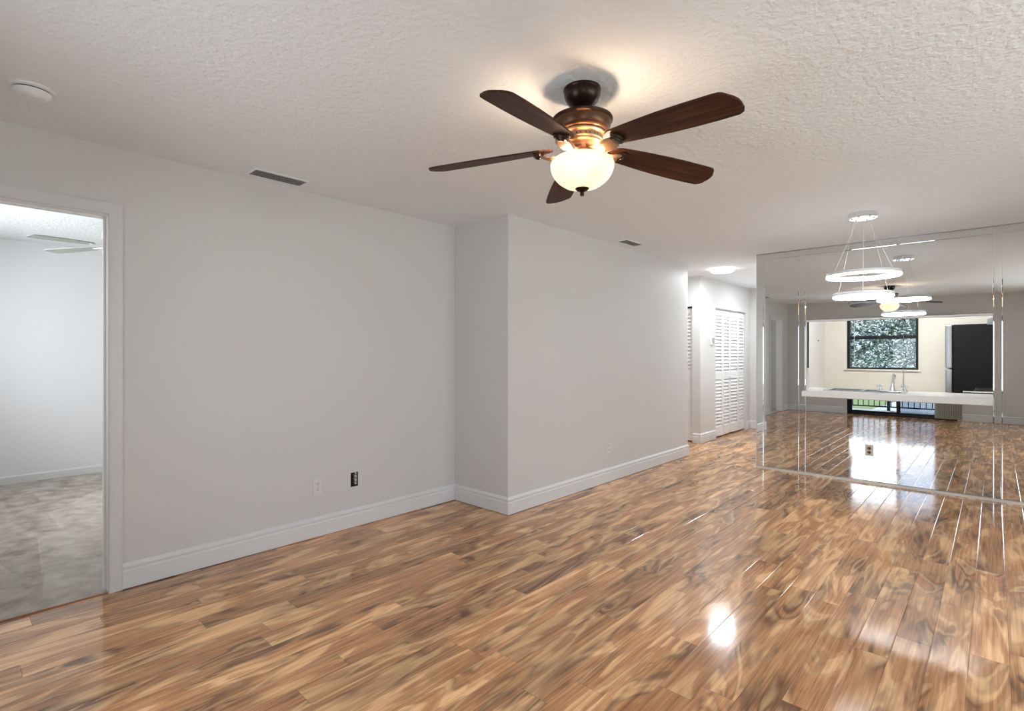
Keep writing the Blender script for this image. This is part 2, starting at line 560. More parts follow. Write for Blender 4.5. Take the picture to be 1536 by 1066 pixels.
# ------------------------------------------------------------------ baseboards and casings
BP = [(0, .004), (.016, .004), (.016, .098), (.0125, .104), (.0125, .112), (.0155, .116), (.0155, .124), (.010, .132), (.004, .140), (0, .142)]
sweep('baseboard_left', [(XA, DY1 + .0485), (XA, YJ), (XB, YJ), (XB, YE), (XB - .3, YE)], BP, M['trim'], side=-1)
sweep('baseboard_left_near', [(XA, YB), (XA, DY0 - .0485)], BP, M['trim'], side=-1)
sweep('baseboard_back', [(SX0 - .05, YB), (XA, YB)], BP, M['trim'], side=-1)
sweep('baseboard_back_right', [(XR, YB), (SX1 + .02, YB)], BP, M['trim'], side=-1)
sweep('baseboard_right', [(XR, YM), (XR, YB)], BP, M['trim'], side=-1)
sweep('baseboard_hall', [(-3.245 + .002, YH), (XH, YH), (XH, BY0 - .02)], BP, M['trim'], side=-1)
sweep('baseboard_hall_end', [(XH, BY1 + .02), (XH, 9.5), (XM, 9.5)], BP, M['trim'], side=-1)
BPB = [(0, .008), (.012, .008), (.012, .075), (.006, .085), (0, .088)]
sweep('baseboard_bedroom', [(-7.2, YB), (-7.2, 3.28), (XA - T, 3.28)], BPB, M['trim'], side=-1)

# bedroom door frame: jamb lining, stop and casing with a bead on its inner edge
fr = empty('door_1', (XA, (DY0 + DY1) / 2, 0)); fr['kind'] = 'structure'
def local(o, e):
    o.location = -Vector(e.location); return o
def casing(name, segs, par):
    bm = boxm(*segs); return local(link(name, bm, M['casing'] if name == 'casing' else M['door'], par), par)
ci, co = .014, .048
casing('casing', [(XA, XA + .014, DY1 - ci, DY1 + co, 0, DZ + co), (XA, XA + .014, DY0 - co, DY0 + ci, 0, DZ + co), (XA, XA + .014, DY0 + ci, DY1 - ci, DZ - ci, DZ + co),
                  (XA + .014, XA + .018, DY1 - ci + .003, DY1 - ci + .009, 0, DZ - ci + .009), (XA + .014, XA + .018, DY0 + ci - .009, DY0 + ci - .003, 0, DZ - ci + .009), (XA + .014, XA + .018, DY0 + ci - .003, DY1 - ci + .003, DZ - ci + .003, DZ - ci + .009)], fr)
casing('jamb', [(XA - T - .002, XA + .002, DY1 - .016, DY1 - EPS, 0, DZ - .001), (XA - T - .002, XA + .002, DY0 + EPS, DY0 + .016, 0, DZ - .001), (XA - T - .002, XA + .002, DY0 + .016, DY1 - .016, DZ - .017, DZ - EPS)], fr)
casing('door_stop', [(XA - .075, XA - .045, DY1 - .027, DY1 - .016, 0, DZ - .017), (XA - .075, XA - .045, DY0 + .016, DY0 + .027, 0, DZ - .017), (XA - .075, XA - .045, DY0 + .027, DY1 - .027, DZ - .028, DZ - .017)], fr)
link('trim_1', boxm((XA - .028, XA + .006, DY0 + .017, DY1 - .017, 0.0, .007)), M['reducer'], kind='structure')

# ------------------------------------------------------------------ hall doors
def louver_leaf(w, h, split, upper_only=False):
    """door leaf in local x (width), z up, thickness in y about 0"""
    bm = BM(); t = .014; st = .042
    box(bm, 0, st, -t, t, 0, h); box(bm, w - st, w, -t, t, 0, h)
    box(bm, st, w - st, -t, t, 0, .14); box(bm, st, w - st, -t, t, h - .08, h); box(bm, st, w - st, -t, t, split - .05, split + .05)

    def slats(z0, z1):
        n = int((z1 - z0) / .052); p = (z1 - z0) / n
        for k in range(n):
            zc = z0 + (k + .5) * p
            a = [(-.016, zc - .027), (-.009, zc - .030), (.016, zc + .020), (.009, zc + .025)]
            A = [bm.verts.new((st - .002, y, z)) for y, z in a]; B = [bm.verts.new((w - st + .002, y, z)) for y, z in a]
            for i in range(4):
                j = (i + 1) % 4; bm.faces.new((A[i], A[j], B[j], B[i]))
            bm.faces.new(A); bm.faces.new(B)
    slats(split + .05, h - .08)
    if upper_only:
        for z0, z1 in ((.14, split * .52), (split * .52 + .07, split - .05)):
            box(bm, st, w - st, -.006, .006, z0, z1)
            box(bm, st + .025, w - st - .025, -.012, .012, z0 + .03, z1 - .03)
        box(bm, st, w - st, -t, t, split * .52, split * .52 + .07)
    else:
        slats(.14, split - .05)
    return bm


d3 = empty('door_2', (XH, BY0, 0)); d3['kind'] = 'structure'
lw = (BY1 - BY0 - .01) / 4
leaf_mesh = None
ang = math.radians(3.0)
for k in range(4):
    # folding pairs stand slightly proud of the track; hinge sides alternate
    if leaf_mesh is None:
        lf = link('door_leaf', louver_leaf(lw - .003, BZ - .045, .93), M['door'], d3); leaf_mesh = lf.data
    else:
        lf = bpy.data.objects.new('door_leaf', leaf_mesh); C.objects.link(lf); lf.parent = d3
    s = 1 if k % 2 == 0 else -1
    lf.rotation_euler = (0, 0, PI / 2 - s * ang)
    off = 0 if k % 2 == 0 else lw * math.sin(ang)
    lf.location = (-.045 + off, .005 + k * lw, .022)
    if k in (1, 2):
        kb = lathe(BM(), [(0, 0), (.006, 0), (.006, .008), (.014, .014), (.015, .022), (.008, .028), (0, .029)], 16)
        bmesh.ops.rotate(kb, verts=kb.verts, cent=(0, 0, 0), matrix=Matrix.Rotation(PI / 2, 3, 'X'))
        ko = link('knob', kb, M['door'], lf, smooth=True); ko.location = (.021 if k == 2 else lw - .024, -.014, .91)
local(link('door_track', boxm((XH - .10, XH - .012, BY0, BY1, BZ - .022, BZ)), M['steel'], d3), d3)

d4 = empty('door_3', (-4.05, YH, 0)); d4['kind'] = 'structure'
lf = link('door_leaf', louver_leaf(.79, 1.955, .97, True), M['door'], d4); lf.location = (.006, .06, .02)
local(link('door_track', boxm((-4.05, -3.246, YH + .03, YH + .10, 1.978, 1.999)), M['dark'], d4), d4)

# ------------------------------------------------------------------ mirrored wall
def bevelled_pane(x0, x1, z0, z1, name, label, cat, group, b=.004, th=.006):
    bm = BM(); g = .0008
    x0 += g; x1 -= g; z0 += g; z1 -= g
    yb = YM + .0115; yf = YM + .0115 - th
    o = [(x0, z0), (x1, z0), (x1, z1), (x0, z1)]
    i = [(x0 + b, z0 + b), (x1 - b, z0 + b), (x1 - b, z1 - b), (x0 + b, z1 - b)]
    B = [bm.verts.new((x, yb, z)) for x, z in o]
    E = [bm.verts.new((x, yf + .0006, z)) for x, z in o]
    F = [bm.verts.new((x, yf, z)) for x, z in i]
    bm.faces.new(B)
    f = bm.faces.new(F); f.material_index = 0
    for k in range(4):
        j = (k + 1) % 4
        bm.faces.new((B[k], B[j], E[j], E[k])).material_index = 1
        bm.faces.new((E[k], E[j], F[j], F[k])).material_index = 1
    ob = link(name, bm, [M['mirror'], M['bevel']])
    return tag(ob, label, cat, group)


ZT0, ZT1, ZB = 2.368, 2.432, .022
XS = [(XM + .004, -1.931), (-1.568, -1.502), (-.009, .047)]
PN = [(-1.931, -1.568), (-1.502, -.009), (.047, 1.2), (1.2, 2.27)]
bevelled_pane(PN[0][0], PN[0][1], ZB, ZT0, 'mirror', 'narrow tall mirror panel nearest the hallway, left of the kitchen opening', 'mirror', 'mirror panels of the mirrored wall')
bevelled_pane(PN[1][0], PN[1][1], OZ1 + .004, ZT0, 'mirror', 'wide mirror panel directly above the kitchen pass-through opening', 'mirror', 'mirror panels of the mirrored wall')
bevelled_pane(PN[1][0], PN[1][1], ZB, OZ0 - .002, 'mirror', 'wide low mirror panel below the white counter ledge, with an outlet in it', 'mirror', 'mirror panels of the mirrored wall')
bevelled_pane(PN[2][0], PN[2][1], ZB, ZT0, 'mirror', 'full height mirror panel at the right edge, beyond the kitchen opening', 'mirror', 'mirror panels of the mirrored wall')
for (a, b), l in zip(XS, ('slim vertical mirror strip at the hallway end of the mirrored wall',
                          'slim vertical mirror strip along the left side of the kitchen opening',
                          'slim vertical mirror strip along the right side of the kitchen opening')):
    bevelled_pane(a, b, ZB, ZT1, 'mirror_strip', l, 'mirror strip', 'slim bevelled mirror strips', b=.004)
for (a, b), l in zip(PN[:3], ('short horizontal mirror strip under the ceiling above the narrow left panel',
                              'long horizontal mirror strip under the ceiling above the kitchen opening',
                              'horizontal mirror strip under the ceiling at the right edge')):
    bevelled_pane(a, b, ZT0, ZT1, 'mirror_strip', l, 'mirror strip', 'slim bevelled mirror strips', b=.004)
# mirrored jamb of the opening
jb = link('trim_2', boxm((OX0 + .0005, OX0 + .006, YM + .006, YM + T, .907, OZ1 - .001)), M['mirror'], kind='structure')
link('trim_3', boxm((OX0 + .006, OX1 - .001, YM + .004, YM + T, OZ1 - .012, OZ1 - .0005)), M['trim'], kind='structure')
bm = boxm((XM, XR, YM - .012, YM + .011, 0, .014), (XM, XR, YM - .012, YM - .006, .014, .021))
link('trim_4', bm, M['alu'], kind='structure')
link('trim_5', boxm((XM, XR, YM - .001, YM + .011, ZT1 + .0005, H)), M['steel'], kind='structure')
link('trim_6', boxm((XM - .001, XM + .0035, YM + .001, YM + .05, 0.0, H)), M['trim'], kind='structure')

# ------------------------------------------------------------------ outlets, box, thermostat
def outlet(name, loc, rz, label, plate, face, group='wall outlets'):
    e = empty(name, loc, (0, 0, rz))          # local: x across, -y out of the wall, z up
    bm = boxm((-.035, .035, -.0055, 0, -.057, .057)); bevel(bm, .0022, 2)
    link('cover_plate', bm, plate, e)
    for s in (-1, 1):
        bm = BM()
        lathe(bm, [(0, .0075), (.0150, .0075), (.0165, .006), (.0165, 0)], 20)
        bmesh.ops.rotate(bm, verts=bm.verts, cent=(0, 0, 0), matrix=Matrix.Rotation(PI / 2, 3, 'X'))
        r = link('receptacle', bm, face, e, smooth=True); r.location = (0, 0, s * .0205)
        bm = boxm((-.007, -.0045, -.0081, -.0070, -.002, .007), (.0045, .007, -.0081, -.0070, -.002, .006), (-.002, .002, -.0081, -.0070, -.010, -.006))
        link('slot', bm, M['dark'], r)
    bm = lathe(BM(), [(0, .0068), (.003, .0068), (.0034, .0055), (.0034, .004)], 12)
    bmesh.ops.rotate(bm, verts=bm.verts, cent=(0, 0, 0), matrix=Matrix.Rotation(PI / 2, 3, 'X'))
    link('screw', bm, M['steel'], e)
    return tag(e, label, 'outlet', group)


outlet('wall_outlet', (XA, 1.781, .357), PI / 2, 'white duplex outlet on the near left wall, left of the open metal box', M['plate'], M['plate'])
outlet('wall_outlet', (XB, 4.566, .347), PI / 2, 'white duplex outlet low on the projecting wall toward the hallway', M['plate'], M['plate'])
outlet('wall_outlet', (-.926, YM + .0055, .332), 0, 'cream outlet with dark brown receptacles set in the mirror below the ledge', M['cream'], M['socket'])

e = empty('electrical_box', (XA, 2.0725, .357), (0, 0, PI / 2))
bm = BM(); w, h, dp = .0300, .0525, .045
box(bm, -w, -w + .002, -.001, dp, -h, h); box(bm, w - .002, w, -.001, dp, -h, h)
box(bm, -w, w, -.001, dp, -h, -h + .002); box(bm, -w, w, -.001, dp, h - .002, h); box(bm, -w, w, dp - .002, dp, -h, h)
link('box_shell', bm, M['vent_dark'], e)
bm = BM(); box(bm, -.002, .020, -.004, .02, -.036, .036); bevel(bm, .003, 2)
link('bare_receptacle', bm, M['galv'], e)
for k, z in enumerate((-.034, -.008, .022, .044)):
    bm = tube(BM(), [(.012, .012, z - .006), (.013, -.006, z), (.006, -.007, z + .006), (.000, .02, z + .010)], .0035, 8)
    link('wire', bm, M['white'], e, smooth=True)
tag(e, 'open metal electrical box with bare wires low on the left wall', 'electrical box')

e = empty('thermostat', (XH, 7.815, 1.50), (0, 0, PI / 2))
link('body', bevel(boxm((-.055, .055, -.022, 0, -.06, .06)), .005, 2), M['white'], e)
link('dial_cover', bevel(boxm((-.012, .050, -.028, -.022, -.045, .045)), .0025, 1), M['shade_white'], e)
link('lever', boxm((-.040, -.030, -.027, -.022, -.03, .035)), M['steel'], e)
tag(e, 'small white thermostat on hallway wall beside the louvered closet doors', 'thermostat')

# ------------------------------------------------------------------ ceiling devices
e = empty('smoke_detector', (-3.02, .235, H))
link('mounting_base', lathe(BM(), [(0, 0), (.078, 0), (.078, -.006), (.072, -.010), (0, -.010)], 48), M['white'], e, smooth=True)
link('detector_body', lathe(BM(), [(.060, -.010), (.060, -.014), (.066, -.016), (.066, -.026), (.058, -.036), (.042, -.042), (0, -.044)], 48), M['white'], e, smooth=True)
link('sensor_slot', lathe(BM(), [(.0605, -.0105), (.0615, -.0105), (.0615, -.0155), (.0605, -.0155)], 48), M['vent_dark'], e)
link('test_button', lathe(BM(), [(.012, -.041), (.012, -.046), (0, -.047)], 20, c=(.025, .01, 0)), M['white'], e, smooth=True)
tag(e, 'round white smoke detector on the ceiling above the bedroom doorway', 'smoke detector')


def register(loc, wx, wy, label):
    e = empty('ceiling_vent', loc)
    fw = .018; bm = BM()
    box(bm, -wx, -wx + fw, -wy, wy, -.006, 0); box(bm, wx - fw, wx, -wy, wy, -.006, 0)
    box(bm, -wx + fw, wx - fw, -wy, -wy + fw, -.006, 0); box(bm, -wx + fw, wx - fw, wy - fw, wy, -.006, 0)
    bevel(bm, .002, 1)
    link('frame', bm, M['ceiling'], e)
    link('duct_shade_plate', boxm((-wx + fw, wx - fw, -wy + fw, wy - fw, -.0015, -.0005)), M['vent_dark'], e)  # dark plate standing in for shade inside the duct; ceiling is solid
    n = 5; x0 = -wx + fw; p = (2 * wx - 2 * fw) / n
    for k in range(n):
        xc = x0 + (k + .5) * p
        bm = BM()
        a = [(xc - .004, -.0020), (xc + .001, -.0020), (xc + .0050, -.0065), (xc + .0015, -.0065)]
        A = [bm.verts.new((x, -wy + fw, z)) for x, z in a]; B = [bm.verts.new((x, wy - fw, z)) for x, z in a]
        for i in range(4):
            j = (i + 1) % 4; bm.faces.new((A[i], A[j], B[j], B[i]))
        bm.faces.new(A); bm.faces.new(B)
        link('slat', bm, M['vent_slat'], e)
    return tag(e, label, 'vent', 'ceiling air vents')


M['vent_slat'] = mat('vent_slat_grey', (.60, .60, .60), .5)
register((-3.385, 1.435, H), .080, .178, 'slatted ceiling air vent above the near left wall, nearer the camera')
register((-2.735, 4.73, H), .070, .175, 'small slatted ceiling air vent near the top of the projecting wall')

e = empty('flush_light', (-2.676, 7.03, H))
link('mounting_plate', lathe(BM(), [(0, 0), (.105, 0), (.105, -.012), (.12, -.014), (.12, -.020), (0, -.020)], 48), M['white'], e, smooth=True)
link('diffuser', lathe(BM(), [(.145, -.020), (.145, -.034), (.135, -.042), (0, -.046), (0, -.0205), (.145, -.0205)], 48), M['hall_led'], e, smooth=True)
tag(e, 'glowing round flush ceiling light in the hallway', 'ceiling light')
ld = bpy.data.lights.new('hall_lamp', 'AREA'); ld.shape = 'DISK'; ld.size = .27; ld.energy = 15; ld.color = (.88, .95, 1)
lo = bpy.data.objects.new('hall_lamp', ld); C.objects.link(lo); lo.location = (-2.676, 7.03, H - .048)

e = empty('flush_light', (-2.36, 8.62, H))  # unseen fixture added to brighten the far hallway
link('mounting_plate', lathe(BM(), [(0, 0), (.105, 0), (.105, -.012), (.12, -.014), (.12, -.020), (0, -.020)], 48), M['white'], e, smooth=True)
link('diffuser', lathe(BM(), [(.145, -.020), (.145, -.034), (.135, -.042), (0, -.046), (0, -.0205), (.145, -.0205)], 48), M['hall_led'], e, smooth=True)
tag(e, 'unseen round light added to brighten the far end of the hallway, behind the mirrored wall', 'ceiling light')
ld = ld.copy(); ld.energy = 11
lo = bpy.data.objects.new('hall_lamp', ld); C.objects.link(lo); lo.location = (-2.36, 8.62, H - .048)  # emitter of the added far hallway fixture

e = empty('flush_light', (-3.85, 6.9, H))  # unseen fixture added to light the dark side corridor
link('mounting_plate', lathe(BM(), [(0, 0), (.105, 0), (.105, -.012), (.12, -.014), (.12, -.020), (0, -.020)], 48), M['white'], e, smooth=True)
link('diffuser', lathe(BM(), [(.145, -.020), (.145, -.034), (.135, -.042), (0, -.046), (0, -.0205), (.145, -.0205)], 48), M['corridor_fill'], e, smooth=True)
tag(e, 'unseen warm light added to brighten the side corridor, round the corner of the projecting wall', 'ceiling light')

e = empty('kitchen_fill_light', (-.75, 7.9, H))  # unseen fixture added to brighten the kitchen
link('base', boxm((-.6, .6, -.11, .11, -.02, 0)), M['white'], e)
link('diffuser', bevel(boxm((-.59, .59, -.10, .10, -.075, -.02)), .02, 2), M['kitchen_fill'], e)
tag(e, 'unseen long ceiling light added to brighten the kitchen', 'ceiling light')


# ------------------------------------------------------------------ ceiling fan
def fan_blade(R0, R1, w0, w1, th, tipcut):
    """blade along +x from R0 to R1; rounded root, widening body and a clipped tip"""
    out = []
    L_ = R1 - R0
    for t in (0, .015, .04, .09):
        out.append((R0 + t * L_, -w0 * (.35 + .65 * math.sin(min(1, t / .09) * PI / 2))))
    for t in (.2, .35, .5, .65, .8, .88):
        s = math.sin(min(1, (t - .09) / .6) * PI / 2)
        out.append((R0 + t * L_, -(w0 + (w1 - w0) * s)))
    out += [(R0 + .925 * L_, -w1 * .97), (R0 + .945 * L_, -w1 * .88), (R0 + .985 * L_, -w1 * .42), (R0 + .998 * L_, -w1 * .15)]
    lead = [(R1, w1 * .15), (R0 + .992 * L_, w1 * .58), (R0 + .978 * L_, w1 * .80), (R0 + .945 * L_, w1 * .95)]
    for t in (.82, .65, .5, .35, .2):
        s = math.sin(min(1, (t - .09) / .6) * PI / 2)
        lead.append((R0 + t * L_, (w0 + (w1 - w0) * s)))
    for t in (.09, .04, .015, 0):
        lead.append((R0 + t * L_, w0 * (.35 + .65 * math.sin(min(1, t / .09) * PI / 2))))
    pts = out + lead
    bm = BM()
    A = [bm.verts.new((x, y, -th / 2)) for x, y in pts]; B = [bm.verts.new((x, y, th / 2)) for x, y in pts]
    bm.faces.new(A); bm.faces.new(B[::-1])
    for i in range(len(pts)):
        j = (i + 1) % len(pts); bm.faces.new((A[i], A[j], B[j], B[i]))
    return bm


def bracket_mesh():
    """cast blade iron: two curved prongs rising out of the motor ring to a stepped oval boss under the blade"""
    bm = BM()
    path = [(.042, -.006), (.062, -.020), (.088, -.030), (.114, -.034), (.138, -.032), (.160, -.026), (.180, -.020)]
    wid = [.018, .021, .026, .033, .039, .042, .034]
    thk = [.010, .010, .010, .009, .008, .007, .005]
    rings = []
    for (x, z), w, t in zip(path, wid, thk):
        sec = [(-w, -t * .2), (-w * .72, -t), (-w * .3, -t * .35), (w * .3, -t * .35), (w * .72, -t), (w, -t * .2), (w * .9, t * .5), (-w * .9, t * .5)]
        rings.append([bm.verts.new((x, y, z + dz)) for y, dz in sec])
    for A, B in zip(rings, rings[1:]):
        for i in range(8):
            j = (i + 1) % 8; bm.faces.new((A[i], A[j], B[j], B[i]))
    bm.faces.new(rings[0]); bm.faces.new(rings[-1])
    return bm


def boss_mesh():
    bm = BM()
    lathe(bm, [(0, -.024), (.012, -.024), (.014, -.020), (.020, -.020), (.022, -.014), (.029, -.014), (.031, -.006), (.034, -.004), (.034, .0), (0, .0)], 24)
    bmesh.ops.scale(bm, vec=(.75, 1.15, 1), verts=bm.verts)
    return bm


FX, FY = -1.298, 1.842
fan = empty('ceiling_fan', (FX, FY, H))
link('canopy', lathe(BM(), [(0, 0), (.079, 0), (.080, -.006), (.076, -.012), (.078, -.020), (.076, -.034), (.068, -.052), (.052, -.068), (.040, -.076), (.036, -.072), (.032, -.078), (.020, -.084), (0, -.084)], 48), M['bronze'], fan, smooth=True)
link('downrod', lathe(BM(), [(.0, -.080), (.013, -.080), (.013, -.118), (.024, -.121), (.026, -.135), (0, -.135)], 20), M['bronze'], fan, smooth=True)
mh = link('motor_housing', lathe(BM(), [(0, -.122), (.080, -.122), (.105, -.1235), (.122, -.128), (.1275, -.135), (.1265, -.141), (.122, -.144), (.121, -.160), (.1175, -.174), (.111, -.186), (.100, -.192), (.090, -.194), (0, -.194)], 64), M['motor'], fan, smooth=True)
link('rim', lathe(BM(), [(.1285, -.130), (.1305, -.134), (.1290, -.140), (.1255, -.142), (.124, -.130)], 64), M['bronze'], mh, smooth=True)
link('vent_band', lathe(BM(), [(.092, -.190), (.100, -.196), (.099, -.202), (.092, -.206), (.088, -.210), (.088, -.226), (.084, -.230), (.083, -.237), (.077, -.243), (0, -.243)], 64), M['bronze_warm'], fan, smooth=True)
vb = BM()
for k in range(14):
    a = 2 * PI * k / 14
    vs = []
    for da, zz in ((-.15, -.2155), (.15, -.2155), (.15, -.2215), (-.15, -.2215)):
        vs.append(vb.verts.new((.0885 * math.cos(a + da), .0885 * math.sin(a + da), zz)))
    vi = [vb.verts.new((v.co.x * .9, v.co.y * .9, v.co.z)) for v in vs]
    vb.faces.new(vs)
    for i in range(4):
        j = (i + 1) % 4; vb.faces.new((vs[i], vs[j], vi[j], vi[i]))
link('vent_slots', vb, M['dark'], fan)
link('switch_housing', lathe(BM(), [(0, -.238), (.046, -.238), (.043, -.244), (.043, -.262), (.050, -.270), (.066, -.276), (.076, -.286), (.078, -.296), (.074, -.304), (0, -.304)], 48), M['bronze_warm'], fan, smooth=True)
# alabaster bowl: open rim, thick glass
BZt = -.303
bowl_prof = [(.112, BZt + .004), (.124, BZt - .002), (.132, BZt - .010), (.136, BZt - .022), (.1345, BZt - .038), (.129, BZt - .056), (.119, BZt - .074), (.104, BZt - .091), (.088, BZt - .103), (.078, BZt - .107), (.074, BZt - .112), (.056, BZt - .118), (.034, BZt - .122), (.004, BZt - .123),
             (.004, BZt - .119), (.034, BZt - .118), (.056, BZt - .114), (.072, BZt - .108), (.086, BZt - .099), (.100, BZt - .088), (.115, BZt - .072), (.125, BZt - .055), (.1305, BZt - .038), (.132, BZt - .022), (.128, BZt - .012), (.120, BZt - .006), (.112, BZt)]
bw = link('glass_bowl', lathe(BM(), bowl_prof + bowl_prof[:1], 64), M['bowl'], fan, smooth=True)
link('finial', lathe(BM(), [(0, BZt - .119), (.028, BZt - .119), (.030, BZt - .124), (.022, BZt - .132), (.011, BZt - .136), (.008, BZt - .140), (.009, BZt - .150), (.0075, BZt - .154), (0, BZt - .155)], 32), M['bronze'], fan, smooth=True)
ZB_F = -.243
blade_m = link('blade', fan_blade(.130, .697, .050, .072, .007, 0), M['blade'], fan)
brk_m = link('blade_bracket', bracket_mesh(), M['bronze_warm'], fan, smooth=True)
boss_m = link('boss', boss_mesh(), M['bronze'], brk_m, smooth=True); boss_m.location = (.192, 0, -.004)
A0 = -.1277
tilt = Matrix.Rotation(.0103, 4, 'X') @ Matrix.Rotation(.0167, 4, 'Y')
for k in range(5):
    a = A0 + k * 2 * PI / 5
    if k == 0: b, r = blade_m, brk_m
    else:
        b = blade_m.copy(); C.objects.link(b)
        r = brk_m.copy(); C.objects.link(r)
        s = boss_m.copy(); C.objects.link(s); s.parent = r
    base = Matrix.Translation((0, 0, ZB_F)) @ tilt @ Matrix.Rotation(a, 4, 'Z') @ Matrix.Rotation(math.radians(4.2), 4, 'Y')
    b.matrix_local = base @ Matrix.Rotation(math.radians(-12), 4, 'X')
    r.matrix_local = base @ Matrix.Rotation(math.radians(-12), 4, 'X')
tag(fan, 'large five-blade dark wood ceiling fan with glowing glass bowl light', 'ceiling fan')
ld = bpy.data.lights.new('fan_lamp', 'POINT'); ld.energy = 4.2; ld.shadow_soft_size = .028; ld.color = (1, .78, .56)
for k in range(3):                      # the three bulbs inside the bowl
    a = .5 + k * 2 * PI / 3
    lo = bpy.data.objects.new('fan_lamp', ld); C.objects.link(lo)
    lo.location = (FX + .092 * math.cos(a), FY + .092 * math.sin(a), H - .310)

# white fan in the bedroom
bf = empty('ceiling_fan', (-5.295, .931, H))
link('canopy', lathe(BM(), [(0, 0), (.065, 0), (.065, -.02), (.04, -.05), (0, -.05)], 32), M['white'], bf, smooth=True)
link('downrod', lathe(BM(), [(0, -.045), (.012, -.045), (.012, -.14), (0, -.14)], 16), M['white'], bf, smooth=True)
link('motor_housing', lathe(BM(), [(0, -.13), (.08, -.135), (.10, -.15), (.10, -.20), (.07, -.235), (0, -.24)], 40), M['white'], bf, smooth=True)
link('light_kit', lathe(BM(), [(0, -.235), (.05, -.235), (.06, -.26), (.095, -.285), (.10, -.31), (.07, -.35), (0, -.37)], 40), M['white'], bf, smooth=True)
bb = link('blade', fan_blade(.17, .60, .045, .060, .006, 0), M['shade_white'], bf)
br = link('blade_bracket', boxm((.08, .20, -.015, .015, -.006, -.002)), M['white'], bf)
for k in range(5):
    if k: bb2 = bb.copy(); C.objects.link(bb2); br2 = br.copy(); C.objects.link(br2)
    else: bb2, br2 = bb, br
    Mx = Matrix.Translation((0, 0, -.256)) @ Matrix.Rotation(3.827 + k * 2 * PI / 5, 4, 'Z') @ Matrix.Rotation(math.radians(3), 4, 'Y')
    bb2.matrix_local = Mx @ Matrix.Rotation(math.radians(3), 4, 'X'); br2.matrix_local = Mx
tag(bf, 'white ceiling fan seen through the doorway in the carpeted bedroom', 'ceiling fan')

# ------------------------------------------------------------------ ring chandelier
CX, CY = -.782, 5.022
ch = empty('ring_chandelier', (CX, CY, H))
link('canopy', lathe(BM(), [(0, 0), (.098, 0), (.100, -.003), (.100, -.036), (.097, -.040), (0, -.040)], 56), M['chrome'], ch, smooth=True)
for k in range(6):
    a = k * PI / 3 + .3
    link('canopy_screw', lathe(BM(), [(0, -.046), (.005, -.046), (.006, -.040), (0, -.040)], 10, c=(.075 * math.cos(a), .075 * math.sin(a), 0)), M['steel'], ch)
va = math.atan2(CY, CX) + PI            # azimuth back towards the viewer
for R, z in ((.256, 1.938), (.207, 1.771)):
    zz = z - H
    rg = link('ring', lathe(BM(), [(R, zz + .002), (R, zz + .024), (R - .004, zz + .026), (R - .014, zz + .026), (R - .016, zz + .024), (R - .016, zz + .002), (R, zz + .002)], 96), M['white'], ch, smooth=True)
    link('light_strip', lathe(BM(), [(R, zz + .001), (R, zz - .011), (R - .003, zz - .014), (R - .013, zz - .014), (R - .016, zz - .011), (R - .016, zz + .001), (R, zz + .001)], 96), M['led'], rg, smooth=True)
    for k in range(3):
        a = va + k * 2 * PI / 3
        rr = R - .008
        r0 = .035 if R > .25 else .060
        link('cable', tube(BM(), [(r0 * math.cos(a + .15), r0 * math.sin(a + .15), -.038), (rr * math.cos(a), rr * math.sin(a), zz + .024)], .0011, 6), M['cord'], ch)
tag(ch, 'two-tier ring pendant chandelier with glowing white rings by the mirrored wall', 'chandelier')

# ------------------------------------------------------------------ kitchen counter and contents
bm = BM()
box(bm, OX0 + .0065, OX1 - .001, YM + .013, 6.42, .8465, .905)      # through the opening
box(bm, -1.945, -1.355, YM + T + .001, 6.96, .8465, .905)
box(bm, -.72, .30, YM + T + .001, 6.96, .8465, .905)
box(bm, -1.355, -.72, YM + T + .001, 6.50, .8465, .905)
box(bm, -1.355, -.72, 6.88, 6.96, .8465, .905)
box(bm, -1.53, -.012, YM - .030, YM + .004, .846, .905)              # front nosing over the mirror
tag(link('countertop', bm, M['counter']), 'long white laminate countertop ledge in the kitchen pass-through opening', 'countertop')

sk = empty('kitchen_sink', (-1.0375, 6.69, .905))
bm = BM()
w, d = .3170, .189
box(bm, -w - .02, w + .02, -d - .02, -d + .03, 0, .007); box(bm, -w - .02, w + .02, d - .02, d + .012, 0, .007)
box(bm, -w - .02, -w + .02, -d + .03, d - .02, 0, .007); box(bm, w - .02, w + .02, -d + .03, d - .02, 0, .007); box(bm, -.02, .02, -d + .03, d - .02, -.004, .007)
bevel(bm, .002, 1)
link('rim', bm, M['steel'], sk)
for s in (-1, 1):
    bm = BM()
    x0, x1 = (.02, w - .02) if s > 0 else (-w + .02, -.02)
    y0, y1 = -d + .03, d - .02
    t = .0015
    box(bm, x0, x1, y0, y1, -.17, -.168); box(bm, x0, x0 + t, y0, y1, -.17, 0); box(bm, x1 - t, x1, y0, y1, -.17, 0); box(bm, x0, x1, y0, y0 + t, -.17, 0); box(bm, x0, x1, y1 - t, y1, -.17, 0)
    link('basin', bm, M['steel'], sk)
tag(sk, 'stainless double sink set in the kitchen counter', 'sink')

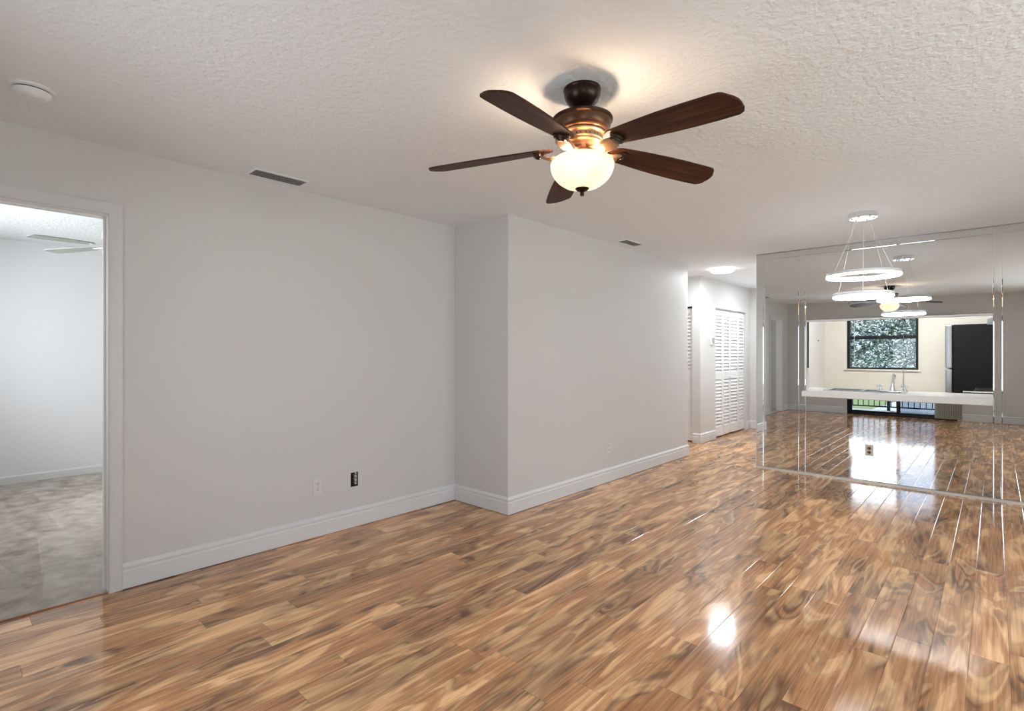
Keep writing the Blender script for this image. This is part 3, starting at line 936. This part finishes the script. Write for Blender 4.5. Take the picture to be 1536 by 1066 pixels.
fc = empty('faucet', (-.775, 6.525, .912))
fc.location = (-.765, 6.527, .912)
link('base_plate', bevel(boxm((-.125, .125, -.026, .026, 0, .016)), .006, 3), M['chrome'], fc, smooth=True)
link('spout', tube(BM(), [(0, 0, .014), (0, 0, .05), (0, .01, .052), (0, .02, .10), (0, .06, .165), (0, .12, .175), (0, .17, .155), (0, .178, .135)], [.022, .020, .016, .015, .013, .012, .011, .011], 16), M['chrome'], fc, smooth=True)
for s in (-1, 1):
    hd = link('handle', lathe(BM(), [(0, .014), (.020, .014), (.018, .030), (.010, .036), (.010, .048), (0, .048)], 20, c=(s * .10, 0, 0)), M['chrome'], fc, smooth=True)
    bm = BM()
    for k in range(4):
        a = k * PI / 2 + .5
        tube(bm, [(s * .10, 0, .060), (s * .10 + .030 * math.cos(a), .030 * math.sin(a), .066)], [.009, .011], 10)
    lathe(bm, [(0, .048), (.013, .048), (.016, .056), (.016, .068), (.011, .076), (0, .078)], 16, c=(s * .10, 0, 0))
    link('knob', bm, M['acrylic'], hd, smooth=True)
tag(fc, 'chrome faucet with two clear knobs standing on the counter ledge behind', 'faucet')
fc['label'] = 'chrome kitchen faucet with a clear knob on either side, on the sink'

# refrigerator, its black side towards the room, doors facing left
rf = empty('refrigerator', (-.07, 8.95, 0))
link('cabinet', bevel(boxm((-.315, .40, -.34, .33, .02, 1.672)), .008, 2), M['fridge_side'], rf)
link('freezer_door', bevel(boxm((-.392, -.320, -.34, .33, 1.122, 1.672)), .014, 3), M['steel'], rf)
link('fresh_food_door', bevel(boxm((-.392, -.320, -.34, .33, .06, 1.108)), .014, 3), M['steel'], rf)
for x in (-.28, .36):
    for y in (-.28, .27):
        link('foot', lathe(BM(), [(0, 0), (.02, 0), (.02, .022), (0, .022)], 12, c=(x, y, 0)), M['dark'], rf)
tag(rf, 'top-freezer refrigerator with black side and grey steel doors in the kitchen', 'refrigerator')

rg = empty('kitchen_range', (.085, 7.50, 0))
link('body', boxm((-.31, .33, -.38, .38, .04, .885)), M['range_black'], rg)
link('cooktop', bevel(boxm((-.325, .33, -.385, .385, .885, .918)), .008, 2), M['range_black'], rg)
link('trim_edge', boxm((-.326, -.322, -.38, .38, .900, .922), (-.322, .33, -.386, -.382, .908, .922)), M['chrome'], rg)
link('oven_door', bevel(boxm((-.345, -.312, -.36, .36, .20, .82)), .006, 2), M['range_black'], rg)
link('handle', tube(BM(), [(-.345, -.30, .78), (-.38, -.30, .78), (-.38, .30, .78), (-.345, .30, .78)], .009, 10), M['chrome'], rg, smooth=True)
for x in (-.16, .14):
    for y in (-.19, .19):
        link('burner', lathe(BM(), [(.085, .9185), (.085, .924), (.078, .924), (.078, .9185)], 32, c=(x, y, 0)), M['vent_dark'], rg)
for x in (-.27, .29):
    for y in (-.33, .33):
        link('foot', lathe(BM(), [(0, 0), (.018, 0), (.018, .041), (0, .041)], 12, c=(x, y, 0)), M['dark'], rg)
tag(rg, 'black kitchen range with bright edge trim in front of the refrigerator', 'range')

hd = empty('range_hood', (.18, 7.50, 1.60))
bm = BM()
pts = [(-.235, 0), (.239, 0), (.239, .12), (-.05, .12), (-.235, .055)]
A = [bm.verts.new((x, -.38, z)) for x, z in pts]; B = [bm.verts.new((x, .38, z)) for x, z in pts]
for i in range(5):
    j = (i + 1) % 5; bm.faces.new((A[i], A[j], B[j], B[i]))
bm.faces.new(A); bm.faces.new(B)
link('hood_shell', bm, M['steel'], hd)
link('grease_filter', boxm((-.20, .20, -.30, .30, -.006, -.0005)), M['vent_dark'], hd)
tag(hd, 'grey range hood on the kitchen right wall above the range', 'range hood')

# light switch on the kitchen's left wall
e = empty('light_switch', (XM + .055, 8.85, 1.50), (0, 0, PI / 2))
link('cover_plate', bevel(boxm((-.035, .035, -.006, 0, -.057, .057)), .002, 1), M['white'], e)
link('toggle', boxm((-.005, .005, -.016, -.006, -.010, .012)), M['vent_dark'], e)
tag(e, 'light switch plate on the white left wall inside the kitchen', 'light switch')

# ------------------------------------------------------------------ windows
def window(name, x0, x1, z0, z1, yc, rail, out=1):
    e = empty(name, ((x0 + x1) / 2, yc, z0)); e['kind'] = 'structure'
    f = .034; bm = BM()
    box(bm, x0, x0 + f, yc - .03, yc + .03, z0, z1); box(bm, x1 - f, x1, yc - .03, yc + .03, z0, z1)
    box(bm, x0 + f, x1 - f, yc - .03, yc + .03, z0, z0 + .022); box(bm, x0 + f, x1 - f, yc - .03, yc + .03, z1 - f, z1)
    local(link('window_frame', bm, M['black_frame'], e), e)
    local(link('meeting_rail', boxm((x0 + f, x1 - f, yc - .022, yc + .012, rail - .024, rail + .024)), M['black_frame'], e), e)
    local(link('pane', boxm((x0 + f, x1 - f, yc - .002, yc + .002, z0 + .022, rail - .024)), M['glass'], e), e)
    local(link('pane', boxm((x0 + f, x1 - f, yc + .006, yc + .010, rail + .024, z1 - f)), M['glass'], e), e)
    return e


wk = window('window_1', KWX0, KWX1, KWZ0, KWZ1, YK + .075, 1.545)
local(link('window_sill', boxm((KWX0 - .03, KWX1 + .03, YK - .022, YK + .044, KWZ0 - .022, KWZ0 - .0005)), M['cream'], wk), wk)
local(link('blind_cord', tube(BM(), [(KWX0 + .095, YK + .03, KWZ1 - .01), (KWX0 + .095, YK + .028, KWZ0 + .03)], .003, 6), M['cord'], wk), wk)
local(link('blind_wand', tube(BM(), [(-.957, YK - .02, KWZ0 + .94), (-.957, YK - .026, KWZ0 - .27)], .003, 6), M['steel'], wk), wk)

# unseen side window (right wall) added for brightness, and the bedroom window
e = empty('fill_window_side', (XR + .06, 2.6, .75)); e['kind'] = 'structure'
bm = BM()
for y in (1.0, 2.58, 4.16): box(bm, XR + .03, XR + .09, y, y + .04, .75, 2.1)
for y0, y1 in ((1.04, 2.58), (2.62, 4.16)):
    box(bm, XR + .03, XR + .09, y0, y1, .75, .79); box(bm, XR + .03, XR + .09, y0, y1, 2.06, 2.1)
local(link('window_frame', bm, M['black_frame'], e), e)
for y0, y1 in ((1.04, 2.58), (2.62, 4.16)):
    local(link('pane', boxm((XR + .058, XR + .062, y0, y1, .79, 2.06)), M['glass'], e), e)
e = empty('window_3', (-5.5, YB - .06, .85)); e['kind'] = 'structure'
bm = BM()
for x in (-6.5, -5.52, -4.54): box(bm, x, x + .04, YB - .09, YB - .03, .85, 2.1)
for x0, x1 in ((-6.46, -5.52), (-5.48, -4.54)):
    box(bm, x0, x1, YB - .09, YB - .03, .85, .89); box(bm, x0, x1, YB - .09, YB - .03, 2.06, 2.1)
local(link('window_frame', bm, M['black_frame'], e), e)
for x0, x1 in ((-6.46, -5.52), (-5.48, -4.54)):
    local(link('pane', boxm((x0, x1, YB - .062, YB - .058, .89, 2.06)), M['glass'], e), e)

e = empty('fill_window_back', (1.45, YB - .06, .45)); e['kind'] = 'structure'  # unseen back window, added to let in more fill light
bm = BM()
for x in (.75, 1.43, 2.11): box(bm, x, x + .04, YB - .09, YB - .03, .45, 2.1)
for x0, x1 in ((.79, 1.43), (1.47, 2.11)):
    box(bm, x0, x1, YB - .09, YB - .03, .45, .49); box(bm, x0, x1, YB - .09, YB - .03, 2.06, 2.1)
local(link('window_frame', bm, M['black_frame'], e), e)
for x0, x1 in ((.79, 1.43), (1.47, 2.11)):
    local(link('pane', boxm((x0, x1, YB - .062, YB - .058, .49, 2.06)), M['glass'], e), e)

# patio slider behind the camera, seen in the mirror
e = empty('door_4', ((SX0 + SX1) / 2, YB - .06, 0)); e['kind'] = 'structure'
bm = BM(); f = .04; y0, y1 = YB - .10, YB - .005
box(bm, SX0, SX0 + f, y0, y1, 0, SZ); box(bm, SX1 - f, SX1, y0, y1, 0, SZ); box(bm, SX0 + f, SX1 - f, y0, y1, 0, .035); box(bm, SX0 + f, SX1 - f, y0, y1, SZ - f, SZ)
local(link('door_frame', bm, M['black_frame'], e), e)
for x0, x1, yc, gm in ((SX0 + f, -1.43, YB - .072, 'glass'), (-1.49, SX1 - f, YB - .032, 'glass_screen')):
    bm = BM(); g = .045
    box(bm, x0, x0 + g, yc - .014, yc + .014, .035, SZ - f); box(bm, x1 - g, x1, yc - .014, yc + .014, .035, SZ - f)
    box(bm, x0 + g, x1 - g, yc - .014, yc + .014, .035, .085); box(bm, x0 + g, x1 - g, yc - .014, yc + .014, SZ - f - g, SZ - f)
    s = local(link('sash', bm, M['black_frame'], e), e)
    link('pane', boxm((x0 + g, x1 - g, yc - .002, yc + .002, .085, SZ - f - g)), M[gm], s)

vb_ = empty('vertical_blinds', (-.665, YB + .05, 0))
link('headrail', boxm((-1.75, .25, -.025, .025, 2.03, 2.075)), M['white'], vb_)
n = 12
sl0 = None
for k in range(n):
    if sl0 is None:
        bm = BM()
        A = []
        for i in range(5):
            s = i / 4 - .5
            A.append((s * .088, .006 * math.cos(s * PI)))
        vs0 = [bm.verts.new((x, y, .03)) for x, y in A] + [bm.verts.new((x, y - .0015, .03)) for x, y in A[::-1]]
        vs1 = [bm.verts.new((v.co.x, v.co.y, 2.03)) for v in vs0]
        bm.faces.new(vs0); bm.faces.new(vs1)
        for i in range(10):
            j = (i + 1) % 10; bm.faces.new((vs0[i], vs0[j], vs1[j], vs1[i]))
        sl0 = sl = link('slat', bm, M['blind'], vb_)
    else:
        sl = sl0.copy(); C.objects.link(sl)
    sl.location = (-.185 + k * .034, 0, 0); sl.rotation_euler = (0, 0, math.radians(58))
tag(vb_, 'beige vertical blinds stacked at the side of the sliding patio door', 'blinds')

# ------------------------------------------------------------------ outdoors
link('balcony_floor', boxm((-3.4, 1.0, -2.45, YB - T, -.18, -.03)), M['concrete'], kind='structure')
link('balcony_sun_blocker', boxm((-7.5, 2.6, -2.5, YB - .3 - EPS, H, H + .25)), M['trim'], kind='structure')  # unseen roof slab added to keep direct sun out of the rooms
rl = empty('balcony_railing', (-1.4, -2.35, -.03))
link('top_rail', boxm((-1.9, 2.3, -.02, .02, 1.02, 1.06)), M['black_frame'], rl)
link('bottom_rail', boxm((-1.9, 2.3, -.015, .015, .07, .10)), M['black_frame'], rl)
for x in (-1.9, -.42, .95, 2.27):
    link('post', boxm((x - .03, x + .03, -.03, .03, 0, 1.06)), M['black_frame'], rl)
b0 = None
for k in range(38):
    x = -1.78 + k * .108
    if b0 is None:
        b0 = bb = link('baluster', boxm((-.008, .008, -.008, .008, .10, 1.02)), M['black_frame'], rl)
    else:
        bb = b0.copy(); C.objects.link(bb)
    bb.location = (x, 0, 0)
tag(rl, 'dark metal balcony railing with thin upright bars, seen in the mirror', 'railing')

link('lawn', boxm((-70, 70, -90, 60, -3.3, -3.2)), M['grass'], kind='structure')
bm = BM()
q = [(-8.2, -20), (60, -20), (60, -75), (-5.2, -75)]
A = [bm.verts.new((x, y, -3.2)) for x, y in q]; B = [bm.verts.new((x, y, -3.17)) for x, y in q]
bm.faces.new(A); bm.faces.new(B)
for i in range(4): bm.faces.new((A[i], A[(i + 1) % 4], B[(i + 1) % 4], B[i]))
link('driveway', bm, M['path'], kind='structure')


def leaves(bm, centre, rad, count, size, rng):
    for _ in range(count):
        while True:
            p = Vector((rng.uniform(-1, 1), rng.uniform(-1, 1), rng.uniform(-1, 1)))
            if .25 < p.length < 1: break
        p = Vector((p.x * rad[0], p.y * rad[1], p.z * rad[2])) + Vector(centre)
        a = Vector((rng.gauss(0, 1), rng.gauss(0, 1), rng.gauss(0, .7))).normalized()
        b = a.cross(Vector((rng.gauss(0, 1), rng.gauss(0, 1), rng.gauss(0, 1)))).normalized()
        c = a.cross(b)
        s = size * rng.uniform(.6, 1.3)
        v = [bm.verts.new(p - a * s), bm.verts.new(p + b * s * .38 + c * s * .12), bm.verts.new(p + a * s), bm.verts.new(p - b * s * .38 + c * s * .12)]
        bm.faces.new((v[0], v[1], v[2])); bm.faces.new((v[0], v[2], v[3]))


def tree(loc, rad, hc, count, size, lm, label, seed, extra=()):
    rng = random.Random(seed)
    e = empty('tree', loc)
    bm = tube(BM(), [(0, 0, 0), (.05, .03, hc * .4), (-.04, 0, hc * .8), (0, 0, hc + rad[2] * .4)], [.17, .14, .10, .04], 12)
    for k in range(7):
        a = k * .9; z = hc * (.65 + .05 * k)
        tube(bm, [(0, 0, z), (rad[0] * .35 * math.cos(a), rad[1] * .35 * math.sin(a), z + .5), (rad[0] * .7 * math.cos(a), rad[1] * .7 * math.sin(a), z + 1.1)], [.06, .04, .015], 7)
    link('trunk', bm, M['bark'], e, smooth=True)
    bm = BM(); leaves(bm, (0, 0, hc + .3), rad, count, size, rng)
    for c_, r_, n_ in extra: leaves(bm, c_, r_, n_, size, rng)
    link('foliage', bm, lm, e)
    return tag(e, label, 'tree')


tree((-2.2, 12.6, -3.2), (3.0, 1.5, 2.8), 4.6, 70000, .042, M['leaf'], 'dense leafy tree filling the view outside the kitchen window', 3)
tree((-9, -17, -3.2), (3, 3, 2.6), 4.2, 7000, .17, M['leaf_far'], 'green tree on the lawn left of the driveway, seen past the railing', 5)
tree((9, -30, -3.2), (3.4, 3, 2.8), 4.4, 7000, .17, M['leaf_far'], 'green tree by the driveway beyond the balcony railing', 6)
